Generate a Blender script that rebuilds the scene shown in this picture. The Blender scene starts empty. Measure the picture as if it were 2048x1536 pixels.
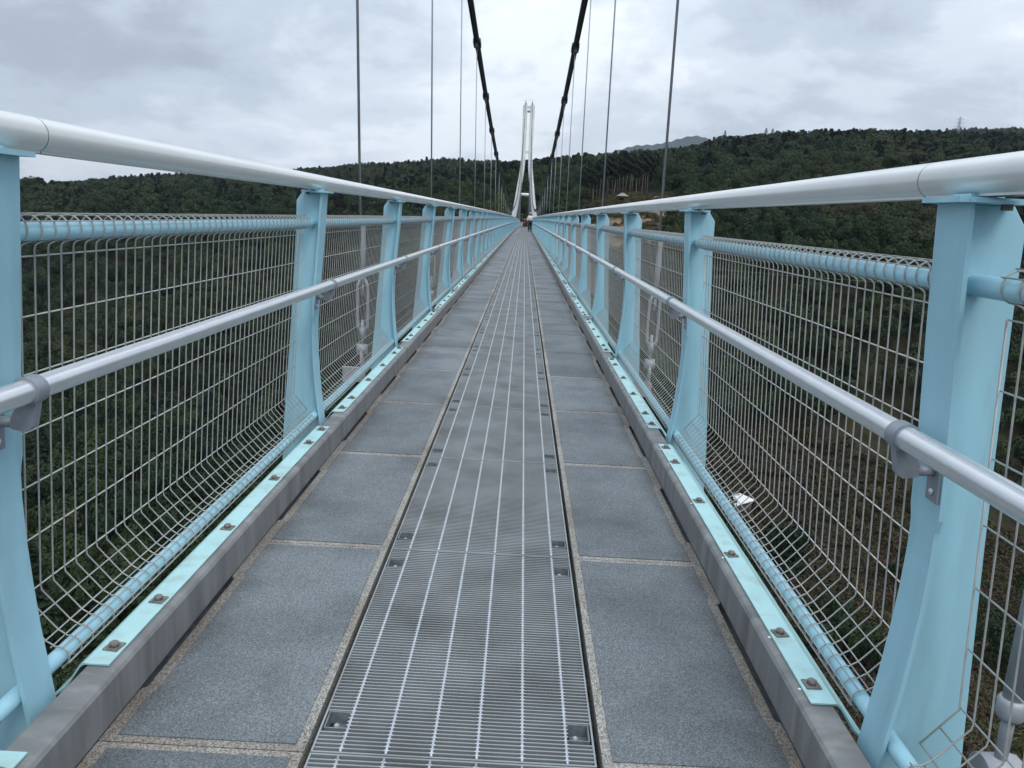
import bpy, math, random
import numpy as np
from mathutils import Vector, Matrix, noise as mnoise
random.seed(7); rng = np.random.default_rng(7)
S = bpy.context.scene
C = S.collection
R = math.radians

# ------------------------------------------------------------------ camera, world, sun, exposure
PITCH, YAW, ROLL, CAMX, CAMH = 0.2146, -0.0050, 0.0515, 0.0954, 1.1975
cam = bpy.data.objects.new('camera', bpy.data.cameras.new('camera')); C.objects.link(cam)
d = Vector((math.sin(YAW)*math.cos(PITCH), math.cos(YAW)*math.cos(PITCH), -math.sin(PITCH)))
rt = Vector((math.cos(YAW), -math.sin(YAW), 0)); up = rt.cross(d)
rr = rt*math.cos(ROLL) + up*math.sin(ROLL); uu = -rt*math.sin(ROLL) + up*math.cos(ROLL)
cam.matrix_world = Matrix.Translation((CAMX, 0, CAMH)) @ Matrix((rr, uu, -d)).transposed().to_4x4()
cam.data.sensor_width = 36; cam.data.lens = 36*1539/2048
cam.data.clip_start = 0.05; cam.data.clip_end = 20000
S.camera = cam

W = bpy.data.worlds.new('World'); S.world = W; W.use_nodes = True
nt = W.node_tree; nt.nodes.clear(); N = nt.nodes; LK = nt.links.new
def wn(t, **k):
    n = N.new(t)
    for a, v in k.items(): setattr(n, a, v)
    return n
out = wn('ShaderNodeOutputWorld')
SUN_EL, SUN_AZ = R(50), R(152)
sky = wn('ShaderNodeTexSky', sky_type='NISHITA'); sky.sun_disc = False
sky.sun_elevation = SUN_EL; sky.sun_rotation = SUN_AZ  # measured from +Y towards +X, as the lamp below
bg_sky = wn('ShaderNodeBackground'); bg_sky.inputs['Strength'].default_value = 0.09
LK(sky.outputs[0], bg_sky.inputs['Color'])
tc = wn('ShaderNodeTexCoord'); sep = wn('ShaderNodeSeparateXYZ'); LK(tc.outputs['Generated'], sep.inputs[0])
def math_(op, a, b=None, c=None, clamp=False):
    n = wn('ShaderNodeMath', operation=op); n.use_clamp = clamp
    for i, v in enumerate((a, b, c)):
        if v is None: continue
        if isinstance(v, (int, float)): n.inputs[i].default_value = v
        else: LK(v, n.inputs[i])
    return n.outputs[0]
zc = math_('MAXIMUM', sep.outputs['Z'], 0.0)
den = math_('ADD', zc, 0.34)
px = math_('DIVIDE', sep.outputs['X'], den); py = math_('DIVIDE', sep.outputs['Y'], den)
cmb = wn('ShaderNodeCombineXYZ'); LK(px, cmb.inputs[0]); LK(py, cmb.inputs[1])
def noise_(scale, detail, rough, dist, off):
    mp = wn('ShaderNodeMapping'); mp.inputs['Location'].default_value = off; LK(cmb.outputs[0], mp.inputs['Vector'])
    n = wn('ShaderNodeTexNoise'); n.inputs['Scale'].default_value = scale; n.inputs['Detail'].default_value = detail
    n.inputs['Roughness'].default_value = rough; n.inputs['Distortion'].default_value = dist
    LK(mp.outputs[0], n.inputs['Vector']); return n.outputs['Fac']
n1 = noise_(1.15, 9, 0.56, 0.35, (3.1, 1.7, 0)); n2 = noise_(4.2, 8, 0.58, 0.3, (8.2, 4.4, 2))
mixn = math_('ADD', math_('MULTIPLY', n1, 0.72), math_('MULTIPLY', n2, 0.28))
# brighter overcast towards the middle of the view direction, as behind thin cloud
dx = math_('MULTIPLY', math_('ABSOLUTE', math_('SUBTRACT', sep.outputs['X'], 0.03)), 0.11)
mixn2 = math_('ADD', math_('SUBTRACT', mixn, dx), 0.012)
cr = wn('ShaderNodeValToRGB'); LK(mixn2, cr.inputs[0]); e = cr.color_ramp; e.interpolation = 'EASE'
e.elements[0].position = 0.36; e.elements[0].color = (0.35, 0.40, 0.475, 1)
e.elements[1].position = 0.60; e.elements[1].color = (0.82, 0.88, 0.935, 1)
m = e.elements.new(0.445); m.color = (0.48, 0.55, 0.64, 1)
m = e.elements.new(0.51); m.color = (0.62, 0.69, 0.77, 1)
zen = math_('ADD', math_('MULTIPLY', math_('POWER', zc, 1.2), 1.65), 0.82)
bg_cl = wn('ShaderNodeBackground'); LK(cr.outputs[0], bg_cl.inputs['Color']); LK(zen, bg_cl.inputs['Strength'])
mx = wn('ShaderNodeMixShader'); mx.inputs[0].default_value = 0.9
LK(bg_sky.outputs[0], mx.inputs[1]); LK(bg_cl.outputs[0], mx.inputs[2]); LK(mx.outputs[0], out.inputs['Surface'])

sd = bpy.data.lights.new('sun', 'SUN'); sd.energy = 1.05; sd.angle = R(24); sd.color = (1, 0.96, 0.9)
so = bpy.data.objects.new('sun', sd); C.objects.link(so)
sv = Vector((math.sin(SUN_AZ)*math.cos(SUN_EL), math.cos(SUN_AZ)*math.cos(SUN_EL), math.sin(SUN_EL)))
so.rotation_euler = sv.to_track_quat('Z', 'Y').to_euler(); so.location = (0, 0, 40)
S.view_settings.view_transform = 'Standard'; S.view_settings.look = 'None'
S.view_settings.exposure = 0.30; S.view_settings.gamma = 1.0; S.view_settings.use_curve_mapping = False
S.cycles.max_bounces = 6; S.cycles.diffuse_bounces = 3; S.cycles.glossy_bounces = 3
S.cycles.volume_bounces = 0

# ------------------------------------------------------------------ materials
def mat(name, base, rough=0.6, metal=0.0, spec=0.5, var=0.0, vscale=8.0, dark=None, bump=0.0, bscale=200.0,
        stain=None, stain_amt=0.0, stain_scale=3.0, coat=0.0, aniso=None):
    m = bpy.data.materials.new(name); m.use_nodes = True; t = m.node_tree; b = t.nodes['Principled BSDF']
    b.inputs['Roughness'].default_value = rough; b.inputs['Metallic'].default_value = metal
    b.inputs['Specular IOR Level'].default_value = spec; b.inputs['Coat Weight'].default_value = coat
    b.inputs['Coat Roughness'].default_value = 0.2
    g = t.nodes.new('ShaderNodeTexCoord'); geo = t.nodes.new('ShaderNodeNewGeometry')
    col = t.nodes.new('ShaderNodeRGB'); col.outputs[0].default_value = (*base, 1); cur = col.outputs[0]
    def mixc(fac, a, bcol):
        n = t.nodes.new('ShaderNodeMix'); n.data_type = 'RGBA'
        t.links.new(fac, n.inputs['Factor']); t.links.new(a, n.inputs['A'])
        n.inputs['B'].default_value = (*bcol, 1); return n.outputs['Result']
    def ramp(sc, lo, hi, det=5, vec=None):
        n = t.nodes.new('ShaderNodeTexNoise'); n.inputs['Scale'].default_value = sc; n.inputs['Detail'].default_value = det
        if aniso:
            mp = t.nodes.new('ShaderNodeMapping'); mp.inputs['Scale'].default_value = aniso
            t.links.new(geo.outputs['Position'], mp.inputs[0]); t.links.new(mp.outputs[0], n.inputs['Vector'])
        else: t.links.new(geo.outputs['Position'], n.inputs['Vector'])
        mr = t.nodes.new('ShaderNodeMapRange'); mr.inputs['From Min'].default_value = lo; mr.inputs['From Max'].default_value = hi
        t.links.new(n.outputs['Fac'], mr.inputs['Value']); return mr.outputs[0]
    if var > 0:
        dk = dark or tuple(c*(1-var) for c in base)
        cur = mixc(ramp(vscale, 0.35, 0.7), cur, dk)
    if stain:
        f = ramp(stain_scale, 0.52, 0.75, 8); mm = t.nodes.new('ShaderNodeMath'); mm.operation = 'MULTIPLY'
        mm.inputs[1].default_value = stain_amt; t.links.new(f, mm.inputs[0]); cur = mixc(mm.outputs[0], cur, stain)
    t.links.new(cur, b.inputs['Base Color'])
    if bump > 0:
        n = t.nodes.new('ShaderNodeTexNoise'); n.inputs['Scale'].default_value = bscale; n.inputs['Detail'].default_value = 3
        t.links.new(geo.outputs['Position'], n.inputs['Vector']); bp = t.nodes.new('ShaderNodeBump')
        bp.inputs['Strength'].default_value = bump; bp.inputs['Distance'].default_value = 0.002
        t.links.new(n.outputs['Fac'], bp.inputs['Height']); t.links.new(bp.outputs[0], b.inputs['Normal'])
    return m

M = {}
M['cyan'] = mat('cyan_paint', (0.355, 0.625, 0.73), 0.42, var=0.14, vscale=1.0, aniso=(9, 9, 1.6), stain=(0.22, 0.36, 0.40), stain_amt=0.40, stain_scale=1.7, bump=0.05, bscale=60)
M['plate'] = mat('pale_cyan_paint', (0.43, 0.68, 0.68), 0.5, var=0.10, vscale=9, stain=(0.30, 0.36, 0.32), stain_amt=0.6, stain_scale=14)
M['white'] = mat('white_rail_paint', (0.66, 0.675, 0.66), 0.22, var=0.05, vscale=5, coat=0.6, stain=(0.55, 0.56, 0.54), stain_amt=0.3, stain_scale=8)
M['alu'] = mat('anodised_aluminium', (0.76, 0.775, 0.79), 0.30, metal=0.75, var=0.06, vscale=20)
M['cast'] = mat('cast_grey_fitting', (0.30, 0.33, 0.37), 0.5, metal=0.3, var=0.15, vscale=40)
M['wire'] = mat('galvanised_wire', (0.43, 0.425, 0.40), 0.45, metal=0.15, var=0.2, vscale=30)
M['curb'] = mat('weathered_curb', (0.225, 0.228, 0.228), 0.6, metal=0.0, var=0.42, vscale=1.0, aniso=(5, 11, 1.5), stain=(0.34, 0.325, 0.30), stain_amt=0.5, stain_scale=2.2, bump=0.15, bscale=180)
M['galv'] = mat('galvanised_grating', (0.335, 0.36, 0.37), 0.5, metal=0.35, var=0.45, vscale=4.5, dark=(0.24, 0.255, 0.262), stain=(0.14, 0.135, 0.13), stain_amt=0.5, stain_scale=3.2)
M['galv_top'] = mat('pale_grating_rod', (0.56, 0.59, 0.62), 0.45, metal=0.4, var=0.25, vscale=60)  # lengthwise rods, paler grey than the cross bars
M['cup'] = mat('grating_cup_steel', (0.24, 0.26, 0.28), 0.5, metal=0.3, var=0.4, vscale=40)
M['dark'] = mat('dark_gap', (0.02, 0.02, 0.022), 0.8)
M['rust'] = mat('rusty_bolt', (0.25, 0.24, 0.225), 0.65, metal=0.3, var=0.5, vscale=90, dark=(0.14, 0.115, 0.10))
M['cable'] = mat('black_cable', (0.018, 0.019, 0.02), 0.5, var=0.4, vscale=14)
M['clamp'] = mat('cable_clamp_steel', (0.07, 0.075, 0.08), 0.5, metal=0.3, var=0.4, vscale=8)
M['rope'] = mat('hanger_rope', (0.33, 0.34, 0.37), 0.5, metal=0.4, var=0.2, vscale=60)
M['tgrey'] = mat('turnbuckle_grey', (0.40, 0.41, 0.44), 0.55, metal=0.2, var=0.2, vscale=30)
M['tower'] = mat('tower_white_paint', (0.84, 0.86, 0.84), 0.45, var=0.12, vscale=0.6)
M['tgreyw'] = mat('tower_grey_panel', (0.24, 0.26, 0.28), 0.6, var=0.2, vscale=0.8)
M['girder'] = mat('girder_paint', (0.30, 0.50, 0.56), 0.6, var=0.2, vscale=3)
M['rubber'] = mat('rail_joint_rubber', (0.10, 0.10, 0.105), 0.7)
M['dot'] = mat('white_paint_dot', (0.8, 0.8, 0.78), 0.5)

def grit(name, c1, c2, c3, scale, patch, patch_amt, moss=None):
    m = bpy.data.materials.new(name); m.use_nodes = True; t = m.node_tree; b = t.nodes['Principled BSDF']
    b.inputs['Roughness'].default_value = 0.75; b.inputs['Specular IOR Level'].default_value = 0.45
    geo = t.nodes.new('ShaderNodeNewGeometry')
    v = t.nodes.new('ShaderNodeTexVoronoi'); v.inputs['Scale'].default_value = scale; t.links.new(geo.outputs['Position'], v.inputs['Vector'])
    r = t.nodes.new('ShaderNodeValToRGB'); e = r.color_ramp; t.links.new(v.outputs['Color'], r.inputs[0])
    e.elements[0].position = 0.12; e.elements[0].color = (*c1, 1); e.elements[1].position = 0.9; e.elements[1].color = (*c3, 1)
    k = e.elements.new(0.5); k.color = (*c2, 1)
    n = t.nodes.new('ShaderNodeTexNoise'); n.inputs['Scale'].default_value = 1.9; n.inputs['Detail'].default_value = 6
    n.inputs['Roughness'].default_value = 0.6; t.links.new(geo.outputs['Position'], n.inputs['Vector'])
    mr = t.nodes.new('ShaderNodeMapRange'); mr.inputs['From Min'].default_value = 0.42; mr.inputs['From Max'].default_value = 0.68
    mr.inputs['To Max'].default_value = patch_amt; t.links.new(n.outputs['Fac'], mr.inputs['Value'])
    x = t.nodes.new('ShaderNodeMix'); x.data_type = 'RGBA'; x.blend_type = 'MULTIPLY'; t.links.new(mr.outputs[0], x.inputs['Factor'])
    t.links.new(r.outputs[0], x.inputs['A']); x.inputs['B'].default_value = (*patch, 1); cur = x.outputs['Result']
    # dirt gathering along the kerbs
    sp = t.nodes.new('ShaderNodeSeparateXYZ'); t.links.new(geo.outputs['Position'], sp.inputs[0])
    ab = t.nodes.new('ShaderNodeMath'); ab.operation = 'ABSOLUTE'; t.links.new(sp.outputs['X'], ab.inputs[0])
    n2 = t.nodes.new('ShaderNodeTexNoise'); n2.inputs['Scale'].default_value = 5; n2.inputs['Detail'].default_value = 6; t.links.new(geo.outputs['Position'], n2.inputs['Vector'])
    ad = t.nodes.new('ShaderNodeMath'); ad.operation = 'MULTIPLY_ADD'; ad.inputs[1].default_value = 0.22; t.links.new(n2.outputs['Fac'], ad.inputs[0]); t.links.new(ab.outputs[0], ad.inputs[2])
    m2 = t.nodes.new('ShaderNodeMapRange'); m2.inputs['From Min'].default_value = 0.80; m2.inputs['From Max'].default_value = 0.94; m2.inputs['To Max'].default_value = 0.75
    t.links.new(ad.outputs[0], m2.inputs['Value'])
    x2 = t.nodes.new('ShaderNodeMix'); x2.data_type = 'RGBA'; x2.blend_type = 'MULTIPLY'; t.links.new(m2.outputs[0], x2.inputs['Factor'])
    t.links.new(cur, x2.inputs['A']); x2.inputs['B'].default_value = (0.45, 0.40, 0.37, 1)
    oi = t.nodes.new('ShaderNodeObjectInfo'); m3 = t.nodes.new('ShaderNodeMapRange'); m3.inputs['To Min'].default_value = 0.86; m3.inputs['To Max'].default_value = 1.12
    t.links.new(oi.outputs['Random'], m3.inputs['Value']); vm = t.nodes.new('ShaderNodeVectorMath'); vm.operation = 'SCALE'
    t.links.new(x2.outputs['Result'], vm.inputs[0]); t.links.new(m3.outputs[0], vm.inputs['Scale'])
    t.links.new(vm.outputs[0], b.inputs['Base Color'])
    bp = t.nodes.new('ShaderNodeBump'); bp.inputs['Strength'].default_value = 0.5; bp.inputs['Distance'].default_value = 0.0015
    t.links.new(v.outputs['Distance'], bp.inputs['Height']); t.links.new(bp.outputs[0], b.inputs['Normal'])
    return m
M['inset'] = grit('blue_grey_grit_surface', (0.088, 0.102, 0.110), (0.152, 0.172, 0.182), (0.27, 0.297, 0.31), 380, (0.55, 0.55, 0.57), 0.95)
M['slab'] = grit('tan_aggregate_edge', (0.12, 0.112, 0.10), (0.29, 0.277, 0.25), (0.47, 0.455, 0.42), 300, (0.6, 0.52, 0.46), 0.9)

# ------------------------------------------------------------------ mesh helpers
class MB:
    def __init__(s): s.v = []; s.f = []; s.smooth = []
    def add(s, vs, fs, smooth=False):
        o = len(s.v); s.v += [tuple(p) for p in vs]; s.f += [tuple(i+o for i in f) for f in fs]; s.smooth += [smooth]*len(fs); return s
    def box(s, x0, x1, y0, y1, z0, z1):
        v = [(x, y, z) for z in (z0, z1) for y in (y0, y1) for x in (x0, x1)]
        return s.add(v, [(0,2,3,1),(4,5,7,6),(0,1,5,4),(2,6,7,3),(0,4,6,2),(1,3,7,5)])
    def tube(s, pts, r, n=8, cap=True, smooth=True):
        pts = [Vector(p) for p in pts]; rings = []; rs = r if isinstance(r, (list, tuple)) else [r]*len(pts)
        t0 = (pts[1]-pts[0]).normalized(); a = Vector((0, 0, 1)) if abs(t0.z) < 0.9 else Vector((1, 0, 0))
        u = t0.cross(a).normalized(); vs = []
        for i, p in enumerate(pts):
            t = ((pts[i+1]-p).normalized() if i == 0 else (p-pts[i-1]).normalized() if i == len(pts)-1 else ((pts[i+1]-p).normalized()+(p-pts[i-1]).normalized()).normalized())
            u = (u - t*u.dot(t)).normalized(); w = t.cross(u)
            vs += [p + (u*math.cos(k*2*math.pi/n)+w*math.sin(k*2*math.pi/n))*rs[i] for k in range(n)]
        fs = [(i*n+k, i*n+(k+1) % n, (i+1)*n+(k+1) % n, (i+1)*n+k) for i in range(len(pts)-1) for k in range(n)]
        s.add(vs, fs, smooth)
        if cap:
            L = (len(pts)-1)*n; o = len(s.v)-len(vs)
            s.f += [tuple(o+k for k in reversed(range(n))), tuple(o+L+k for k in range(n))]; s.smooth += [False, False]
        return s
    def prism(s, prof, ys, zs=None, smooth=False, cap=True, close=True):   # profile in XZ swept along Y
        n = len(prof); zs = zs or [0]*len(ys)
        vs = [(x, y, z+dz) for y, dz in zip(ys, zs) for x, z in prof]
        m_ = n if close else n-1
        fs = [(i*n+k, (i+1)*n+k, (i+1)*n+(k+1) % n, i*n+(k+1) % n) for i in range(len(ys)-1) for k in range(m_)]
        s.add(vs, fs, smooth)
        if cap and close:
            o = len(s.v)-len(vs); L = (len(ys)-1)*n
            s.f += [tuple(o+k for k in range(n)), tuple(o+L+k for k in reversed(range(n)))]; s.smooth += [False, False]
        return s
    def poly(s, pts, z0, z1):     # outline in XY, extruded in Z
        n = len(pts); vs = [(x, y, z0) for x, y in pts]+[(x, y, z1) for x, y in pts]
        return s.add(vs, [tuple(reversed(range(n))), tuple(range(n, 2*n))]+[(k, (k+1) % n, n+(k+1) % n, n+k) for k in range(n)])
    def mesh(s, name, m):
        me = bpy.data.meshes.new(name); me.from_pydata(s.v, [], s.f); me.materials.append(m)
        me.polygons.foreach_set('use_smooth', s.smooth); me.update(); return me
def ob(name, me, parent=None, loc=(0, 0, 0), rot=(0, 0, 0), scale=(1, 1, 1), **props):
    o = bpy.data.objects.new(name, me); C.objects.link(o); o.location = loc; o.rotation_euler = rot; o.scale = scale
    if parent: o.parent = parent
    for k, v in props.items(): o[k] = v
    return o
def thing(name, label, cat, loc=(0, 0, 0), group=None, rot=(0, 0, 0), me=None):
    o = ob(name, me, None, loc, rot, label=label, category=cat)
    if group: o['group'] = group
    return o
def bevel(o, w=0.002, seg=2):
    b = o.modifiers.new('bevel', 'BEVEL'); b.width = w; b.segments = seg; b.limit_method = 'ANGLE'; b.angle_limit = R(35); return o

CAMB = 3.2e-5
dz = lambda y: -CAMB*y*abs(y)
slope = lambda y: -2*CAMB*abs(y)
YEND = 262.0
P0, PD = 1.485, 2.405            # first post and post spacing
HAZE = 0.00005
YT = 250.0                       # far tower
NB = 104

# ------------------------------------------------------------------ bridge deck
deck = thing('bridge_deck', 'long narrow walkway of grey grit panels with steel grating down the middle', 'bridge deck')
PL, J0 = 1.088, 1.505
def panel_meshes():
    g = 0.0016
    out = [(0.337, g), (0.800, g), (0.800, 0.19), (0.796, 0.20), (0.786, 0.205), (0.786, 0.80), (0.796, 0.805), (0.800, 0.815), (0.800, PL-g), (0.337, PL-g)]
    sl = MB().poly(out, -0.055, 0).mesh('deck_panel', M['slab'])
    i0, i1 = 0.023, PL-0.023
    ins = [(0.360, i0), (0.767, i0), (0.767, 0.165), (0.756, 0.20), (0.756, 0.80), (0.767, 0.84), (0.767, i1), (0.360, i1)]
    return sl, MB().poly(ins, -0.01, 0.003).mesh('grit_inset', M['inset'])
PM, IM = panel_meshes()
NPAN = 150
for j in range(-3, NPAN-3):
    y = J0 + PL*j
    for sx in (1, -1):
        p = ob('deck_panel', PM, deck, (0, y, dz(y)+random.uniform(-0.0012, 0.0012)), (slope(y), 0, 0), (sx, 1, 1))
        ob('grit_inset', IM, p)
y0 = J0+PL*(NPAN-3)
ys = [y0+i*4 for i in range(int((300-y0)/4)+1)]
for nm, x0, x1, mt in (('far_deck_surface', 0.337, 0.8, 'inset'),):
    b = MB()
    for sx in (1, -1): b.prism([(sx*x0, -0.05), (sx*x1, -0.05), (sx*x1, 0), (sx*x0, 0)], ys, [dz(y) for y in ys])
    ob(nm, b.mesh(nm, M[mt]), deck, kind='stuff')
# grating
GX = 0.3225
rods = [-0.257+0.1028*i for i in range(6)]
def grating_parts():
    fr = MB(); t = 0.0045
    for sx in (-1, 1): fr.box(sx*GX-(t if sx > 0 else 0), sx*GX+(t if sx < 0 else 0), 0.002, PL-0.002, -0.028, 0.001)
    fr.box(-GX+t, GX-t, 0.002, 0.0065, -0.028, 0.001); fr.box(-GX+t, GX-t, PL-0.0065, PL-0.002, -0.028, 0.001)
    cb = MB(); n = 80; pit = (PL-0.012)/n
    for k in range(1, n):
        yy = 0.006+k*pit; cut = (0.083 < yy < 0.150) or (PL-0.150 < yy < PL-0.083)
        x1 = 0.2535 if cut else GX-t
        cb.box(-x1, x1, yy-0.0019, yy+0.0019, -0.027, 0)
    rd = MB()
    pts = []
    for k in range(0, 41): pts.append((0, 0.007+(PL-0.014)*k/40, -0.0015))
    rd.tube(pts, 0.0036, 6)
    for k in range(1, n):     # weld fillets where rod and bar cross
        yy = 0.006+k*pit
        rd.add([(-0.008, yy, 0.0003), (0, yy-0.0042, 0.0006), (0.008, yy, 0.0003), (0, yy+0.0042, 0.0006)], [(0, 1, 2, 3)])
    cup = MB(); w = 0.029; h = 0.031
    for a in ((-w, -w+0.003, -h, h), (w-0.003, w, -h, h), (-w+0.003, w-0.003, -h, -h+0.003), (-w+0.003, w-0.003, h-0.003, h)):
        cup.box(a[0], a[1], a[2], a[3], -0.030, 0.0008)
    cup.box(-w+0.014, w, -h+0.002, h-0.002, -0.034, -0.030)
    bt = MB(); bt.tube([(0, 0, -0.030), (0, 0, -0.022)], 0.0125, 6, smooth=False); bt.tube([(0, 0, -0.022), (0, 0, -0.010), (0, 0, -0.007)], [0.007, 0.007, 0.004], 10)
    return fr.mesh('grating_frame', M['galv']), cb.mesh('cross_bars', M['galv']), rd.mesh('grating_rod', M['galv_top']), cup.mesh('bolt_cup', M['cup']), bt.mesh('hold_down_bolt', M['tgrey'])
GF, GB, GR, GC, GBT = grating_parts()
for j in range(-3, 234):
    y = J0+PL*j
    if y > 258: break
    g = ob('grating', GF, deck, (0, y, dz(y)), (slope(y), 0, 0))
    ob('cross_bars', GB, g, kind='stuff')
    if j < 40:
        for x in rods: ob('grating_rod', GR, g, (x, 0, 0))
    if j < 14:
        for sx in (-1, 1):
            for cy in (0.117, PL-0.117):
                ob('bolt_cup', GC, g, (sx*0.285, cy, 0)); ob('hold_down_bolt', GBT, g, (sx*0.285-0.004, cy-0.006, 0))
# kerbs, girders
yy = [-4+4*i for i in range(0, 67)] 
for sx in (1, -1):
    prof = [(0.800, 0.004), (0.800, 0.104), (0.806, 0.112), (0.812, 0.115), (0.876, 0.115), (0.881, 0.110), (0.881, -0.02), (0.83, -0.02), (0.826, 0.004)]
    prof = [(sx*x, z) for x, z in prof]
    if sx < 0: prof = prof[::-1]
    ob('curb', MB().prism(prof[::-1], yy, [dz(y) for y in yy]).mesh('curb', M['curb']), deck)
    gp = [(sx*0.42, -0.06), (sx*0.54, -0.06), (sx*0.54, -0.075), (sx*0.487, -0.075), (sx*0.487, -0.35), (sx*0.54, -0.35), (sx*0.54, -0.365), (sx*0.42, -0.365), (sx*0.42, -0.35), (sx*0.473, -0.35), (sx*0.473, -0.075), (sx*0.42, -0.075)]
    ob('girder', MB().prism(gp, yy, [dz(y) for y in yy]).mesh('girder', M['girder']), deck)
    ob('side_tray', MB().prism([(sx*0.60, -0.075), (sx*0.90, -0.075), (sx*0.90, -0.060), (sx*0.60, -0.060)][::-sx], yy, [dz(y) for y in yy]).mesh('side_tray', M['cup']), deck)
FB = MB().box(-1.02, 1.02, -0.05, 0.05, -0.30, -0.16).mesh('floor_beam', M['girder'])
for k in range(-1, NB):
    y = P0+PD*k; ob('floor_beam', FB, deck, (0, y, dz(y)))

# ------------------------------------------------------------------ railings
def lerp(tab, z):
    tab = sorted(tab); 
    if z <= tab[0][0]: return tab[0][1]
    for (a, va), (b, vb) in zip(tab, tab[1:]):
        if z <= b: return va+(vb-va)*(z-a)/(b-a)
    return tab[-1][1]
FX = [(-0.25, 0.875), (-0.05, 0.888), (0.08, 0.903), (0.16, 0.912), (0.26, 0.924), (0.36, 0.932), (0.46, 0.938), (0.56, 0.940), (0.66, 0.937), (0.84, 0.925), (1.05, 0.907), (1.262, 0.892)]
def post_meshes():
    zs = [-0.25, -0.15, -0.05, 0.02, 0.08, 0.12, 0.16, 0.21, 0.26, 0.31, 0.36, 0.41, 0.46, 0.51, 0.56, 0.61, 0.625, 0.655, 0.66, 0.75, 0.84, 0.95, 1.05, 1.16, 1.262]
    hw = lambda z: 0.056 if z > 0.654 else 0.046 if z < 0.62 else 0.046+0.010*(z-0.62)/0.034
    fl = MB(); vs = []
    for z in zs:
        x = lerp(FX, z); h = hw(z); vs += [(x, -h, z), (x, h, z), (x+0.009, h, z), (x+0.009, -h, z)]
    fs = [(4*i+k, 4*i+(k+1) % 4, 4*i+4+(k+1) % 4, 4*i+4+k) for i in range(len(zs)-1) for k in range(4)]
    fl.add(vs, fs+[(3, 2, 1, 0), tuple(len(vs)-4+k for k in range(4))])
    web = MB(); inn = [(lerp(FX, z)+0.009, z) for z in zs]
    outp = [(1.004, 1.262), (1.032, 1.222), (1.036, 1.10), (1.052, 0.84), (1.070, 0.58), (1.092, 0.30), (1.112, 0.05), (1.125, -0.25)]
    pr = inn+outp; web.prism(pr, [-0.005, 0.005])
    cap = MB().box(0.866, 0.992, -0.066, 0.066, 1.2625, 1.2725); cap.box(0.885, 0.960, -0.085, -0.066, 1.2625, 1.268)
    cap.box(0.905, 0.967, -0.03, 0.03, 1.2725, 1.280)
    cb = MB().tube([(0.965, 0, 1.2625), (0.965, 0, 1.252)], 0.010, 6, smooth=False)
    lug = MB().box(0.8825, 0.90, -0.040, 0.040, -0.03, 0.052); lug.box(0.90, 0.913, -0.040, 0.040, 0.044, 0.052)
    lb = MB().tube([(0.8825, -0.012, 0.012), (0.872, -0.012, 0.012)], 0.011, 6, smooth=False)
    return [x.mesh(n, M[m]) for x, n, m in ((web, 'web_plate', 'cyan'), (fl, 'flange', 'cyan'), (cap, 'cap_plate', 'cyan'), (cb, 'cap_bolt', 'rust'), (lug, 'base_lug', 'cyan'), (lb, 'lug_bolt', 'cyan'))]
PMS = post_meshes()
def bracket_meshes():
    hx, hz = 0.855, 0.817; b = MB()
    n = 24; prof = [(hx+0.0285*math.cos(a*2*math.pi/n), hz+0.0285*math.sin(a*2*math.pi/n)) for a in range(n)]
    col = MB().prism(prof, [-0.046, -0.0445, -0.0115, -0.010], smooth=True)
    arm = MB()
    arm.prism([(0.838, 0.800), (0.872, 0.800), (0.892, 0.762), (0.892, 0.738), (0.862, 0.734), (0.850, 0.745)], [-0.039, -0.017])
    arm.tube([(0.885, -0.028, 0.750), (0.9245, -0.028, 0.750)], 0.0115, 12)
    pl = MB().prism([(lerp(FX, 0.775)-0.006, 0.778), (lerp(FX, 0.775)-0.0005, 0.778), (lerp(FX, 0.69)-0.0005, 0.688), (lerp(FX, 0.69)-0.006, 0.688)], [-0.051, -0.008])
    sc = MB(); x = lerp(FX, 0.708)-0.006; sc.tube([(x, -0.03, 0.708), (x-0.003, -0.03, 0.708), (x-0.0055, -0.03, 0.708)], [0.007, 0.0065, 0.003], 10)
    return [q.mesh(n_, M[m_]) for q, n_, m_ in ((col, 'rail_bracket', 'cast'), (arm, 'bracket_arm', 'cast'), (pl, 'bracket_base', 'cast'), (sc, 'screw', 'alu'))]
BMS = bracket_meshes()
TX, TZ, BX, BZ = 0.955, 1.114, 0.941, 0.137
def wire_path():
    p = []
    for a in range(-50, 271, 20): p.append((TX+0.006+0.0290*math.cos(R(a)), TZ+0.006+0.0290*math.sin(R(a))))     # ring round the upper tube
    p += [(0.974, 1.0865), (0.981, 1.081), (0.9835, 1.073), (0.9845, 1.058), (1.008, 0.70), (1.0355, 0.262), (1.034, 0.250), (0.976, 0.184), (0.968, 0.175), (0.958, 0.169)]
    for a in range(75, 296, 20): p.append((BX+0.0255*math.cos(R(a)), BZ+0.0255*math.sin(R(a))))
    return p
WP = wire_path()
HZ = [1.058, 0.926, 0.794, 0.660, 0.528, 0.396, 0.262]
mx_ = lambda z: 0.984+(1.0355-0.984)*(1.058-z)/(1.058-0.255)
PY0, PY1, NW = 0.075, PD-0.075, 46
def wy(i): return PY0+(PY1-PY0)*i/(NW-1)
def endwire():      # the first and last wire stop square at the corners
    return [(0.984, 1.058), (1.0355, 0.258), (0.968, 0.176)]
VW = MB().tube([(x, 0, z) for x, z in WP], 0.00195, 6).mesh('vertical_wire', M['wire'])
VE = MB().tube([(x, 0, z) for x, z in endwire()], 0.0021, 6).mesh('vertical_wire', M['wire'])
def hw_(z, x=None, r=0.0019): 
    x = (mx_(z) if x is None else x)+0.004
    return MB().tube([(x, PY0-0.004, z), (x, PY1+0.004, z)], r, 6)
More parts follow.
